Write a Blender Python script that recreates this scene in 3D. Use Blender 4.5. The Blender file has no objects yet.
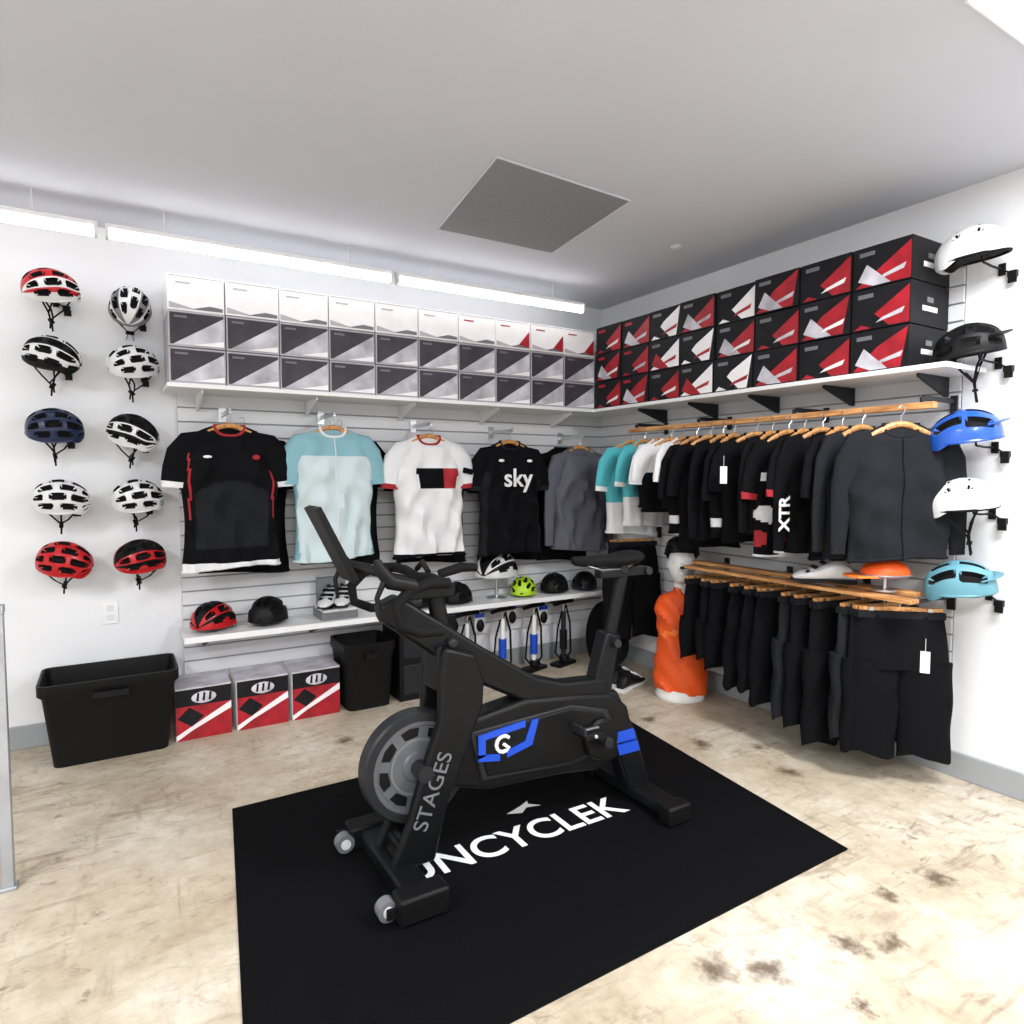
import bpy, math, random
from mathutils import Matrix, Vector
random.seed(7)
sc = bpy.context.scene
try:
    sc.view_settings.view_transform = 'Standard'
except Exception: pass
pi = math.pi

# ------------------------------------------------------------ materials
MATS = {}
def mat(name, col, rough=0.6, metal=0.0, emit=0, noise=0.0, nscale=20, bump=0.0, bscale=60, spec=0.5, coat=0):
    if name in MATS: return MATS[name]
    m = bpy.data.materials.new(name); m.use_nodes = True
    nt = m.node_tree; b = nt.nodes['Principled BSDF']
    b.inputs['Base Color'].default_value = (*col, 1)
    b.inputs['Roughness'].default_value = rough
    b.inputs['Metallic'].default_value = metal
    b.inputs['Specular IOR Level'].default_value = spec
    if coat: b.inputs['Coat Weight'].default_value = coat
    if emit:
        b.inputs['Emission Color'].default_value = (*col, 1)
        b.inputs['Emission Strength'].default_value = emit
    tc = nt.nodes.new('ShaderNodeTexCoord')
    if noise:
        n = nt.nodes.new('ShaderNodeTexNoise'); n.inputs['Scale'].default_value = nscale
        n.inputs['Detail'].default_value = 4
        r = nt.nodes.new('ShaderNodeValToRGB')
        r.color_ramp.elements[0].position = .3; r.color_ramp.elements[1].position = .7
        r.color_ramp.elements[0].color = (*[max(0, c*(1-noise)) for c in col], 1)
        r.color_ramp.elements[1].color = (*[min(1, c*(1+noise)) for c in col], 1)
        nt.links.new(tc.outputs['Object'], n.inputs['Vector'])
        nt.links.new(n.outputs['Fac'], r.inputs['Fac'])
        nt.links.new(r.outputs['Color'], b.inputs['Base Color'])
    if bump:
        n2 = nt.nodes.new('ShaderNodeTexNoise'); n2.inputs['Scale'].default_value = bscale
        n2.inputs['Detail'].default_value = 5
        bp = nt.nodes.new('ShaderNodeBump'); bp.inputs['Strength'].default_value = bump
        bp.inputs['Distance'].default_value = 0.01
        nt.links.new(tc.outputs['Object'], n2.inputs['Vector'])
        nt.links.new(n2.outputs['Fac'], bp.inputs['Height'])
        nt.links.new(bp.outputs['Normal'], b.inputs['Normal'])
    MATS[name] = m
    return m

def wood_mat():
    m = mat('wood', (.62, .34, .14), .45)
    nt = m.node_tree; b = nt.nodes['Principled BSDF']
    tc = nt.nodes.new('ShaderNodeTexCoord'); mp = nt.nodes.new('ShaderNodeMapping')
    mp.inputs['Scale'].default_value = (30, 3, 30)
    n = nt.nodes.new('ShaderNodeTexNoise'); n.inputs['Scale'].default_value = 2; n.inputs['Detail'].default_value = 6
    r = nt.nodes.new('ShaderNodeValToRGB')
    r.color_ramp.elements[0].color = (.36, .14, .04, 1); r.color_ramp.elements[1].color = (.72, .38, .14, 1)
    r.color_ramp.elements[0].position = .35; r.color_ramp.elements[1].position = .65
    nt.links.new(tc.outputs['Object'], mp.inputs['Vector']); nt.links.new(mp.outputs['Vector'], n.inputs['Vector'])
    nt.links.new(n.outputs['Fac'], r.inputs['Fac']); nt.links.new(r.outputs['Color'], b.inputs['Base Color'])
    return m

def floor_mat():
    m = bpy.data.materials.new('concrete_floor'); m.use_nodes = True
    nt = m.node_tree; L = nt.links; b = nt.nodes['Principled BSDF']
    tc = nt.nodes.new('ShaderNodeTexCoord')
    def noise(scale, det=6, rough=.6, dist=0, sc_=None, loc=(0,0,0), rot=0):
        mp = nt.nodes.new('ShaderNodeMapping')
        if sc_: mp.inputs['Scale'].default_value = sc_
        mp.inputs['Location'].default_value = loc
        mp.inputs['Rotation'].default_value = (0,0,rot)
        L.new(tc.outputs['Object'], mp.inputs['Vector'])
        n = nt.nodes.new('ShaderNodeTexNoise')
        n.inputs['Scale'].default_value = scale; n.inputs['Detail'].default_value = det
        n.inputs['Roughness'].default_value = rough; n.inputs['Distortion'].default_value = dist
        L.new(mp.outputs['Vector'], n.inputs['Vector']); return n
    def ramp(src, stops):
        r = nt.nodes.new('ShaderNodeValToRGB'); e = r.color_ramp.elements
        while len(e) < len(stops): e.new(.5)
        for i, (p, c) in enumerate(stops):
            e[i].position = p; e[i].color = (*c, 1) if len(c) == 3 else c
        L.new(src, r.inputs['Fac']); return r
    def mix(fac, a, c2, mode='MIX'):
        x = nt.nodes.new('ShaderNodeMix'); x.data_type = 'RGBA'; x.blend_type = mode
        if isinstance(fac, float): x.inputs[0].default_value = fac
        else: L.new(fac, x.inputs[0])
        L.new(a, x.inputs[6])
        if isinstance(c2, tuple): x.inputs[7].default_value = (*c2, 1)
        else: L.new(c2, x.inputs[7])
        return x.outputs[2]
    def math_(op, a, v):
        x = nt.nodes.new('ShaderNodeMath'); x.operation = op; x.use_clamp = (op in ('MULTIPLY','MAXIMUM'))
        L.new(a, x.inputs[0])
        if isinstance(v,(int,float)): x.inputs[1].default_value = v
        else: L.new(v, x.inputs[1])
        return x.outputs[0]
    base = ramp(noise(1.9, 8, .62).outputs['Fac'], [(.32, (.44, .365, .26)), (.5, (.57, .50, .39)), (.66, (.69, .64, .55))])
    fine = ramp(noise(14, 8, .7).outputs['Fac'], [(.35, (.76, .73, .68)), (.6, (1, 1, 1))])
    c = mix(.8, base.outputs['Color'], fine.outputs['Color'], 'MULTIPLY')
    one = (1,1,1); zero = (0,0,0)
    gate = ramp(noise(.9, 3, .5, 0, None, (1.3, .4, 0)).outputs['Fac'], [(.36, (.30,.30,.30)), (.54, one)])
    def streak(scale, sc_, loc, rot, lo, hi, k, col, c, dist=.5):
        st = ramp(noise(scale, 6, .68, dist, sc_, loc, rot).outputs['Fac'], [(lo, zero), (hi, one)])
        sm = mix(1.0, st.outputs['Color'], gate.outputs['Color'], 'MULTIPLY')
        return mix(math_('MULTIPLY', sm, k), c, col)
    c = streak(3.0, (1, 4.0, 1), (3, 1, 0), .5, .55, .66, .52, (.17, .11, .06), c)
    c = streak(3.4, (4.2, 1, 1), (7, 2, 0), .35, .56, .68, .42, (.20, .13, .075), c)
    c = streak(8, (1, 1.8, 1), (2, 8, 0), 1.1, .585, .68, .70, (.13, .085, .05), c)
    c = streak(2.0, (1, 9, 1), (4, 4, 0), -.6, .60, .68, .60, (.12, .08, .05), c, .2)
    c = streak(22, None, (6, 1, 0), 0, .65, .72, .6, (.12, .09, .06), c)
    wob = noise(11, 6, .7)
    va = nt.nodes.new('ShaderNodeVectorMath'); va.operation = 'MULTIPLY_ADD'
    L.new(wob.outputs['Color'], va.inputs[0]); va.inputs[1].default_value = (.20,.20,0); L.new(tc.outputs['Object'], va.inputs[2])
    acc = None
    for (x,y,r) in ((-1.905,-2.90,.050),(-1.77,-2.965,.055),(-1.487,-3.04,.045),(-1.365,-3.085,.040),(-1.66,-3.20,.025),(-.72,-1.75,.05),(-.62,-2.2,.055),(-.50,-1.95,.045),(-2.30,-.75,.045),(-1.95,-.9,.04),(-.9,-3.0,.045),(-1.15,-2.95,.035),(-.72,-1.35,.05),(-.9,-1.05,.05)):
        d = nt.nodes.new('ShaderNodeVectorMath'); d.operation = 'DISTANCE'
        L.new(va.outputs[0], d.inputs[0]); d.inputs[1].default_value = (x+.10,y+.10,0)
        mr = nt.nodes.new('ShaderNodeMapRange'); mr.inputs[1].default_value = r*.3; mr.inputs[2].default_value = r*1.35
        mr.inputs[3].default_value = 1; mr.inputs[4].default_value = 0
        L.new(d.outputs['Value'], mr.inputs[0])
        acc = mr.outputs[0] if acc is None else math_('MAXIMUM', acc, mr.outputs[0])
    c = mix(math_('MULTIPLY', acc, .9), c, (.10, .065, .04))
    v = nt.nodes.new('ShaderNodeTexVoronoi'); v.feature = 'DISTANCE_TO_EDGE'; v.inputs['Scale'].default_value = .8
    nn = noise(2.5, 4, .6)
    vm = nt.nodes.new('ShaderNodeVectorMath'); vm.operation = 'ADD'
    L.new(tc.outputs['Object'], vm.inputs[0]); L.new(nn.outputs['Color'], vm.inputs[1]); L.new(vm.outputs[0], v.inputs['Vector'])
    cr = ramp(v.outputs['Distance'], [(0.0, (.45, .45, .45)), (.007, (0, 0, 0))])
    c = mix(cr.outputs['Color'], c, (.28, .20, .12))
    L.new(c, b.inputs['Base Color'])
    b.inputs['Roughness'].default_value = .45
    bp = nt.nodes.new('ShaderNodeBump'); bp.inputs['Strength'].default_value = .08
    L.new(noise(30, 6).outputs['Fac'], bp.inputs['Height']); L.new(bp.outputs['Normal'], b.inputs['Normal'])
    return m

WALL = mat('wall_paint', (.80, .81, .83), .8, noise=.02, nscale=3, bump=.05, bscale=40)
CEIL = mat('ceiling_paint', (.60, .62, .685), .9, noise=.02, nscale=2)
HATCH = mat('hatch_grey', (.235, .24, .26), .8, noise=.08, nscale=60)
BASEB = mat('baseboard_grey', (.33, .345, .36), .6)
SLAT = mat('slat_white', (.72, .725, .74), .45)
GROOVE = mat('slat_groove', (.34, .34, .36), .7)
SHELF = mat('shelf_white', (.84, .84, .84), .4)
BLACK = mat('black_plastic', (.0035, .0035, .004), .5, bump=.03, spec=.22)
BLACKR = mat('black_rubber', (.003, .003, .0035), .8, spec=.2)
MATBLK = mat('mat_rubber', (.0025, .0025, .003), .8, bump=.15, bscale=250, spec=.08)
FRAME = mat('bike_paint_black', (.003, .0035, .0045), .42, spec=.22)
DGREY = mat('dark_grey', (.014, .015, .018), .45, spec=.3)
MGREY = mat('mid_grey', (.15, .155, .165), .4)
FLYG = mat('flywheel_grey', (.11, .115, .13), .4, metal=.2)
STEEL = mat('steel', (.55, .56, .58), .3, metal=.9)
GALV = mat('galvanised', (.42, .44, .47), .45, metal=.6, noise=.1, nscale=8)
WHITE = mat('white_gloss', (.70, .70, .71), .3)
WHITEP = mat('white_print', (.85, .85, .85), .5)
RED = mat('red_gloss', (.48, .008, .012), .3)
REDP = mat('red_print', (.36, .005, .015), .5, noise=.3, nscale=14)
BOXD = mat('box_dark_grey', (.045, .040, .052), .5, noise=.25, nscale=10, spec=.3)
BOXE = mat('box_edge', (.46, .44, .48), .5)
BOXK = mat('box_black', (.007, .007, .009), .6, noise=.3, nscale=10, spec=.25)
BOXG = mat('box_print_light', (.52, .51, .56), .5, noise=.35, nscale=9)
BOXW = mat('box_white', (.92, .905, .92), .5, noise=.04, nscale=12)
NAVY = mat('navy', (.008, .018, .06), .35)
BLUE = mat('blue_gloss', (.015, .085, .42), .3, coat=.3)
LBLUE = mat('light_blue_gloss', (.11, .29, .36), .4)
BLUEP = mat('blue_print', (.004, .06, .50), .4)
LIME = mat('lime', (.45, .70, .02), .4)
ORANGE = mat('orange_fabric', (.85, .095, .006), .6, bump=.2, bscale=15)
ORANGE2 = mat('orange_light', (1.0, .22, .03), .6)
F_BLACK = mat('fabric_black', (.0035, .0035, .0045), .9, bump=.25, bscale=30, spec=.12)
F_CHAR = mat('fabric_charcoal', (.011, .012, .015), .9, bump=.3, bscale=25, spec=.15)
F_GREY = mat('fabric_grey', (.095, .095, .12), .85, noise=.12, nscale=90, bump=.2, bscale=30)
F_WHITE = mat('fabric_white', (.74, .74, .75), .8, bump=.2, bscale=25)
F_AQUA = mat('fabric_aqua', (.22, .43, .49), .8, bump=.2, bscale=25)
F_PALE = mat('fabric_pale_blue', (.55, .65, .67), .8, bump=.2, bscale=25)
F_TEAL = mat('fabric_teal', (.07, .42, .47), .8, bump=.2, bscale=25)
F_RED = mat('fabric_red', (.34, .01, .018), .8)
WOOD = wood_mat()
SKINW = mat('mannequin_white', (.85, .83, .81), .35)
HOUS = mat('lamp_housing', (.8, .8, .8), .4)

# ------------------------------------------------------------ mesh builder
class MB:
    def __init__(s): s.v=[]; s.f=[]; s.m=[]; s.mats=[]; s.M=Matrix.Identity(4)
    def mi(s, m):
        if m not in s.mats: s.mats.append(m)
        return s.mats.index(m)
    def add(s, vs, fs, m):
        o=len(s.v); s.v += [tuple(s.M @ Vector(p)) for p in vs]
        s.f += [tuple(i+o for i in f) for f in fs]
        if isinstance(m, list): s.m += [s.mi(x) for x in m]
        else: s.m += [s.mi(m)]*len(fs)
    def box(s, c, d, m, rz=0, rx=0, ry=0, taper=1):
        R = Matrix.Translation(c) @ Matrix.Rotation(rz,4,'Z') @ Matrix.Rotation(ry,4,'Y') @ Matrix.Rotation(rx,4,'X')
        vs=[]
        for z in (-.5,.5):
            t = taper if z<0 else 1
            for x,y in ((-.5,-.5),(.5,-.5),(.5,.5),(-.5,.5)):
                vs.append(tuple(R @ Vector((x*d[0]*t,y*d[1]*t,z*d[2]))))
        s.add(vs,[(3,2,1,0),(4,5,6,7),(0,1,5,4),(1,2,6,5),(2,3,7,6),(3,0,4,7)],m)
    def prism(s, poly, y0, y1, m, axis='y'):
        n=len(poly)
        if axis=='y': vs=[(a,y0,b) for a,b in poly]+[(a,y1,b) for a,b in poly]
        elif axis=='x': vs=[(y0,a,b) for a,b in poly]+[(y1,a,b) for a,b in poly]
        else: vs=[(a,b,y0) for a,b in poly]+[(a,b,y1) for a,b in poly]
        fs=[tuple(range(n)),tuple(range(2*n-1,n-1,-1))]+[(i,(i+1)%n,n+(i+1)%n,n+i) for i in range(n)]
        s.add(vs,fs,m)
    def loft(s, rings, m, cap=(True,True), mfn=None):
        n=len(rings[0]); vs=[p for r in rings for p in r]; fs=[]; ms=[]
        for i in range(len(rings)-1):
            for j in range(n):
                k=(j+1)%n
                fs.append((i*n+j,i*n+k,(i+1)*n+k,(i+1)*n+j))
                if mfn:
                    c=[sum(vs[q][a] for q in fs[-1])/4 for a in range(3)]
                    ms.append(mfn(*c))
                else: ms.append(m)
        if cap[0]: fs.append(tuple(range(n-1,-1,-1))); ms.append(m)
        if cap[1]: fs.append(tuple((len(rings)-1)*n+j for j in range(n))); ms.append(m)
        s.add(vs,fs,ms)
    def tube(s, pts, r, m, n=10, flat=1.0, up=None, cap=True):
        pts=[Vector(p) for p in pts]
        if not isinstance(r,(list,tuple)): r=[r]*len(pts)
        rings=[]; nrm=None
        for i,p in enumerate(pts):
            a=pts[max(0,i-1)]; b=pts[min(len(pts)-1,i+1)]
            t=(b-a).normalized()
            if nrm is None:
                u=Vector(up) if up else (Vector((0,1,0)) if abs(t.y)<.9 else Vector((1,0,0)))
                nrm=(u-t*u.dot(t)).normalized()
            else:
                nrm=(nrm-t*nrm.dot(t)).normalized()
            bn=t.cross(nrm)
            rings.append([tuple(p+nrm*(math.cos(2*pi*k/n)*r[i]*flat)+bn*(math.sin(2*pi*k/n)*r[i])) for k in range(n)])
        s.loft(rings,m,(cap,cap))
    def cyl(s, a, b, r, m, n=24, r2=None):
        s.tube([a,b],[r,r if r2 is None else r2],m,n)
    def ell(s, c, r, m, nu=20, nv=12, fn=None):
        rings=[]
        for i in range(nv+1):
            t=-pi/2+pi*i/nv; t=max(-pi/2+.02,min(pi/2-.02,t))
            ring=[]
            for j in range(nu):
                a=2*pi*j/nu
                p=[math.cos(t)*math.cos(a),math.cos(t)*math.sin(a),math.sin(t)]
                if fn: p=fn(*p)
                ring.append((c[0]+r[0]*p[0],c[1]+r[1]*p[1],c[2]+r[2]*p[2]))
            rings.append(ring)
        s.loft(rings,m)
    def lathe(s, prof, c, m, n=32, axis='z', closed=False):
        if closed: prof=list(prof)+[prof[0]]
        rings=[]
        for r,h in prof:
            ring=[]
            for k in range(n):
                a=2*pi*k/n
                if axis=='z': ring.append((c[0]+r*math.cos(a),c[1]+r*math.sin(a),c[2]+h))
                elif axis=='y': ring.append((c[0]+r*math.cos(a),c[1]+h,c[2]+r*math.sin(a)))
                else: ring.append((c[0]+h,c[1]+r*math.cos(a),c[2]+r*math.sin(a)))
            rings.append(ring)
        s.loft(rings,m,(not closed,not closed))
    def mesh(s, name, smooth=True, ang=40):
        me=bpy.data.meshes.new(name); me.from_pydata(s.v,[],s.f)
        for m in s.mats: me.materials.append(m)
        me.polygons.foreach_set('material_index', s.m)
        import bmesh
        bm=bmesh.new(); bm.from_mesh(me); bmesh.ops.recalc_face_normals(bm,faces=bm.faces); bm.to_mesh(me); bm.free()
        if smooth:
            me.polygons.foreach_set('use_smooth',[True]*len(me.polygons))
            me.set_sharp_from_angle(angle=math.radians(ang))
        me.update(); return me
    def obj(s, name, parent=None, bevel=0, smooth=True, loc=None, rot=None, ang=40, seg=2):
        o=bpy.data.objects.new(name, s.mesh(name,smooth,ang)); sc.collection.objects.link(o)
        if loc: o.location=loc
        if rot: o.rotation_euler=rot
        if parent: o.parent=parent
        if bevel:
            b=o.modifiers.new('bevel','BEVEL'); b.width=bevel; b.segments=seg; b.limit_method='ANGLE'; b.angle_limit=math.radians(35)
        return o
def link(name, me, loc, rot=(0,0,0), scale=(1,1,1)):
    o=bpy.data.objects.new(name, me); sc.collection.objects.link(o); o.location=loc; o.rotation_euler=rot; o.scale=scale; return o
def empty(name, loc=(0,0,0)):
    o=bpy.data.objects.new(name,None); o.location=loc; sc.collection.objects.link(o); o.empty_display_size=.1; return o
def text(name, body, size, M, m, parent=None, ext=.0008, bold=0.0, sx=1.0, align='CENTER'):
    cu=bpy.data.curves.new(name,'FONT'); cu.body=body; cu.size=size; cu.extrude=ext; cu.offset=bold; cu.align_x=align
    o=bpy.data.objects.new(name,cu); sc.collection.objects.link(o)
    bpy.context.view_layer.update()
    me=bpy.data.meshes.new_from_object(o.evaluated_get(bpy.context.evaluated_depsgraph_get()))
    bpy.data.objects.remove(o); me.materials.clear(); me.materials.append(m)
    o=bpy.data.objects.new(name,me); sc.collection.objects.link(o)
    me.transform(M @ Matrix.Diagonal((sx,1,1,1)))
    if parent: o.parent=parent
    return o

# ------------------------------------------------------------ room
H=2.69; XL=-6.2; YF=-7.2; T=.12
def shell(name, c, d, m):
    b=MB(); b.box(c,d,m); return b.obj(name,smooth=False)
shell('floor',((XL)/2,YF/2,-.05),(-XL+2*T,-YF+2*T,.1),floor_mat())
shell('ceiling',((XL)/2,YF/2,H+.05),(-XL+2*T,-YF+2*T,.1),CEIL)
shell('wall_back',(XL/2,T/2,H/2),(-XL+2*T,T,H),WALL)
shell('wall_right',(T/2,YF/2,H/2),(T,-YF,H),WALL)
shell('wall_left',(XL-T/2,YF/2,H/2),(T,-YF,H),WALL)
shell('wall_front',(XL/2,YF-T/2,H/2),(-XL+2*T,T,H),WALL)
b=MB(); b.box((XL/2,-.008,.06),(-XL,.016,.12),BASEB); b.obj('baseboard_back',bevel=.004)
b=MB(); b.box((-.008,YF/2,.06),(.016,-YF,.12),BASEB); b.obj('baseboard_right',bevel=.004)

# ceiling access hatch
b=MB()
q=[(-1.948,-1.748),(-1.199,-1.70),(-1.10,-.908),(-1.823,-.908)]
b.prism(q,H-.006,H,HATCH,axis='z')
for i in range(4):
    p=q[i]; r=q[(i+1)%4]; b.tube([(p[0],p[1],H-.004),(r[0],r[1],H-.004)],.005,CEIL,6)
b.obj('ceiling_hatch')
b=MB(); b.lathe([(.0,0),(.035,0),(.03,-.012),(.012,-.02),(.0,-.02)],(-.55,-1.35,H),CEIL,20); b.obj('ceiling_sprinkler')

# slatwalls
def slat(name,axis,length,zt=2.36):
    b=MB()
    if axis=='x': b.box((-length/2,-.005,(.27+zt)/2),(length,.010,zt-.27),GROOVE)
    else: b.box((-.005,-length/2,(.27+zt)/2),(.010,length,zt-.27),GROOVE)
    z=.27
    while z<zt-.05:
        if axis=='x': b.box((-length/2,-.014,z+.035),(length,.018,.070),SLAT)
        else: b.box((-.014,-length/2,z+.035),(.018,length,.070),SLAT)
        z+=.0795
    b.obj(name,smooth=False)
slat('trim_slatwall_back','x',3.0); slat('trim_slatwall_right','y',2.6)

# ------------------------------------------------------------ lights
TUBE=mat('tube_glow',(1,.99,.99),.5,emit=8)
PANEL=mat('panel_glow',(1,1,1),.5,emit=7)
for (x0,x1) in ((-4.9,-3.345),(-3.315,-1.89),(-1.87,-.50)):
    b=MB(); ty=-.42; tz=2.535
    b.box(((x0+x1)/2,ty+.012,tz+.038),(x1-x0,.045,.022),HOUS)
    b.cyl((x0+.015,ty,tz),(x1-.015,ty,tz),.020,TUBE,14)
    for x in (x0+.008,x1-.008): b.box((x,ty,tz+.01),(.014,.05,.06),HOUS)
    for x in (x0+.25,x1-.25): b.cyl((x,ty+.012,tz+.045),(x,ty+.012,H),.004,HOUS,8)
    b.obj('fluorescent_light')
def panel(x,y,sx,sy,p):
    b=MB(); b.box((x,y,H-.006),(sx,sy,.012),HOUS); b.box((x,y,H-.013),(sx-.02,sy-.02,.004),PANEL)
    o=b.obj('ceiling_panel_light')
    l=bpy.data.lights.new('panel_lamp','AREA'); l.shape='RECTANGLE'; l.size=sx-.05; l.size_y=sy-.05; l.energy=p; l.color=(.97,.98,1)
    lo=bpy.data.objects.new('panel_lamp',l); lo.location=(x,y,H-.03); sc.collection.objects.link(lo); lo.parent=o
panel(-1.00,-3.775,.62,1.2,85)
panel(-3.3,-5.2,1.2,.6,110)  # added fill panel behind the camera, not a known fixture of the room
panel(-5.0,-3.2,.6,1.2,78)  # another added fill panel, out of view on the left, only lights the room
w=bpy.data.worlds.new('world'); sc.world=w; w.use_nodes=True
w.node_tree.nodes['Background'].inputs[0].default_value=(.9,.93,1,1); w.node_tree.nodes['Background'].inputs[1].default_value=.5

# ------------------------------------------------------------ shelves
def bracket(b, p, d, m=DGREY):
    L=.26; t=.006
    e=(p[0]+d[0]*L,p[1]+d[1]*L,p[2])
    if d[0]: b.prism([(p[0],p[2]),(e[0],p[2]),(e[0],p[2]-.015),(p[0]+d[0]*.03,p[2]-.09),(p[0],p[2]-.09)],p[1]-t,p[1]+t,m)
    else: b.prism([(p[1],p[2]),(e[1],p[2]),(e[1],p[2]-.015),(p[1]+d[1]*.03,p[2]-.09),(p[1],p[2]-.09)],p[0]-t,p[0]+t,m,axis='x')
b=MB(); b.box((-1.54,-.195,1.858),(3.06,.34,.022),SHELF)
for x in (-2.9,-2.3,-1.7,-1.1,-.5): bracket(b,(x,-.026,1.846),(0,-1),SHELF)
b.obj('wall_shelf',bevel=.002)
b=MB(); b.box((-.195,-1.53,1.858),(.34,2.35,.022),SHELF)
for y in (-.75,-1.2,-1.65,-2.1,-2.55): bracket(b,(-.026,y,1.846),(-1,0))
b.obj('wall_shelf',bevel=.002)
b=MB()
b.box((-2.44,-.165,.532),(1.16,.28,.020),SHELF); b.box((-2.44,-.302,.525),(1.16,.012,.034),SHELF)
b.box((-.88,-.165,.532),(1.4,.28,.020),SHELF); b.box((-.88,-.302,.525),(1.4,.012,.034),SHELF)
b.box((-1.72,-.165,.532),(.28,.28,.020),SHELF)
for x in (-2.9,-2.3,-1.1,-.5): bracket(b,(x,-.026,.522),(0,-1))
b.obj('wall_shelf',bevel=.002)

# ------------------------------------------------------------ helmet boxes
def stack_back():
    b=MB(); n=10; x0=-3.06; wd=.272; zb=1.870; hh=.184
    for r in range(3):
        for c in range(n):
            cx=x0+wd*(c+.5); z0=zb+r*hh; yf=-.345+random.uniform(-.006,.006)
            b.box((cx,(yf-.03)/2,z0+hh/2-.002),(wd-.006,-.03-yf,hh-.005),BOXW if r==2 else BOXE)
            a=cx-wd/2+.010; e=cx+wd/2-.010; lo=z0+.010; hi=z0+hh-.014
            if r<2:
                b.box((cx,yf-.001,(lo+hi)/2),(e-a,.003,hi-lo),BOXD)
                b.prism([(a+.015,lo),(e,lo),(e,hi-.012)],yf-.0045,yf-.001,BOXG)
                b.prism([(a+.10,lo),(e,lo),(e,lo+.03)],yf-.006,yf-.001,BOXW)
                b.box((a+.05,yf-.003,hi-.02),(.06,.002,.010),MGREY)
            else:
                b.prism([(a,lo),(a+.13,lo),(a,lo+.030)],yf-.0015,yf+.001,BOXE)
                b.prism([(a+.10,lo),(e,lo),(e,lo+.018),(a+.19,lo+.024)],yf-.0015,yf+.001,MGREY)
                b.box((cx,yf-.001,hi+.002),(wd-.02,.002,.004),BOXE)
                b.box((cx-.06,yf-.001,hi-.03),(.07,.002,.008),REDP if c>=6 else BOXE)
                if c>=7: b.prism([(e-.08,lo+.02),(e,lo),(e,hi-.05)],yf-.003,yf,REDP)
    b.obj('helmet_box_stack',smooth=False)
def stack_right():
    b=MB(); n=8; y0=-.37; wd=.272; zb=1.870; hh=.190
    for r in range(3):
        for c in range(n):
            cy=y0-wd*(c+.5); z0=zb+r*hh; xf=-.345+random.uniform(-.012,.006)
            b.box(((xf-.03)/2,cy,z0+hh/2-.002),(-.03-xf,wd-.008,hh-.006),BOXK)
            l=cy+wd/2-.008; e=cy-wd/2+.008; lo=z0+.006; hi=z0+hh-.012
            white = c in ((3,4) if r==0 else (2,3) if r==1 else (2,4))
            A=BOXW if white else REDP
            b.prism([(l-.01,lo),(e,lo),(e,hi-.01)] if not (c+r)%3==1 else [(l-.01,lo),(e+.03,lo),(e,hi),(l-.12,lo+.10)],xf-.0015,xf+.001,A,axis='x')
            b.prism([(l-.02,lo+.03),(l-.09,lo),(l-.17,lo),(l-.06,lo+.10)],xf-.0025,xf,(REDP if white else BOXG) if (c+r)%2 else BOXK,axis='x')
            b.prism([(l-.11,lo+.02),(e+.03,lo+.045),(e+.02,lo+.068),(l-.14,lo+.04)],xf-.004,xf,(BOXG if c%2 else WHITEP) if not white else REDP,axis='x')
            b.box((xf-.001,l-.06,hi-.025),(.003,.07,.018),REDP if c<2 else MGREY)
        b.box((-.19,y0-wd*n+.003,zb+r*hh+.075),(.12,.003,.022),WHITEP)
        b.box((-.19,y0-wd*n+.003,zb+r*hh+.115),(.05,.003,.022),MGREY)
    b.obj('helmet_box_stack',smooth=False)
stack_back(); stack_right()

def floor_box(x,y):
    b=MB(); w=.27; h=.275; d=.27
    b.box((0,0,h/2),(w,d,h),BOXW)
    yf=-d/2
    b.box((0,yf-.001,h-.050),(w,.002,.09),BOXK)
    b.prism([(-w/2,h-.095),(w/2,h-.095),(-w/2,.03)],yf-.003,yf,REDP)
    b.prism([(-w/2,.0),(w/2,.0),(w/2,.14),(-w*.2,.05)],yf-.003,yf,REDP)
    b.prism([(-.13,.12),(-.06,.07),(.0,.12),(-.07,.175)],yf-.004,yf,BOXK)
    b.ell((0,yf,h-.055),(.065,.006,.034),BOXG,18,8)
    for k in (-.03,0,.03): b.prism([(k-.008,h-.072),(k+.004,h-.072),(k+.008,h-.03),(k-.002,h-.03)],yf-.008,yf,BOXK)
    b.box((0,0,h+.001),(w+.004,d+.004,.006),BOXG)
    b.obj('helmet_carton',loc=(x,y,0),bevel=.002)
floor_box(-2.935,-.185); floor_box(-2.635,-.185); floor_box(-2.34,-.185)

# ------------------------------------------------------------ storage bins
def tote(cx,cy,w,d,h):
    b=MB()
    def ring(w,d,z,r=.04,n=5):
        pts=[]
        for sx,sy,a0 in ((1,1,0),(-1,1,90),(-1,-1,180),(1,-1,270)):
            for k in range(n+1):
                a=math.radians(a0+90*k/n); pts.append((sx*(w/2-r)+r*abs(math.cos(a))*sx,sy*(d/2-r)+r*abs(math.sin(a))*sy,z))
        return pts
    rings=[ring(w*.82,d*.80,0),ring(w*.94,d*.93,h-.07),ring(w,d,h-.05),ring(w,d,h),ring(w-.02,d-.02,h),ring(w*.92,d*.9,h-.06),ring(w*.78,d*.78,.01)]
    b.loft(rings,BLACK)
    b.box((0,-d/2-.004,h-.07),(w*.25,.02,.03),BLACK)
    b.obj('storage_tote',loc=(cx,cy,0),ang=35)
tote(-3.355,-.225,.60,.38,.41)
tote(-2.03,-.22,.32,.34,.40)
b=MB()
k=.83
b.box((-1.645,-.2,.30*k),(.39,.30,.60*k),BLACK); b.box((-1.645,-.352,.42*k),(.34,.008,.20*k),DGREY); b.box((-1.645,-.352,.16*k),(.34,.008,.22*k),DGREY)
b.box((-1.645,-.36,.50*k),(.1,.012,.012),STEEL); b.box((-1.645,-.36,.25*k),(.1,.012,.012),STEEL)
b.obj('drawer_cabinet',bevel=.004)

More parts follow.
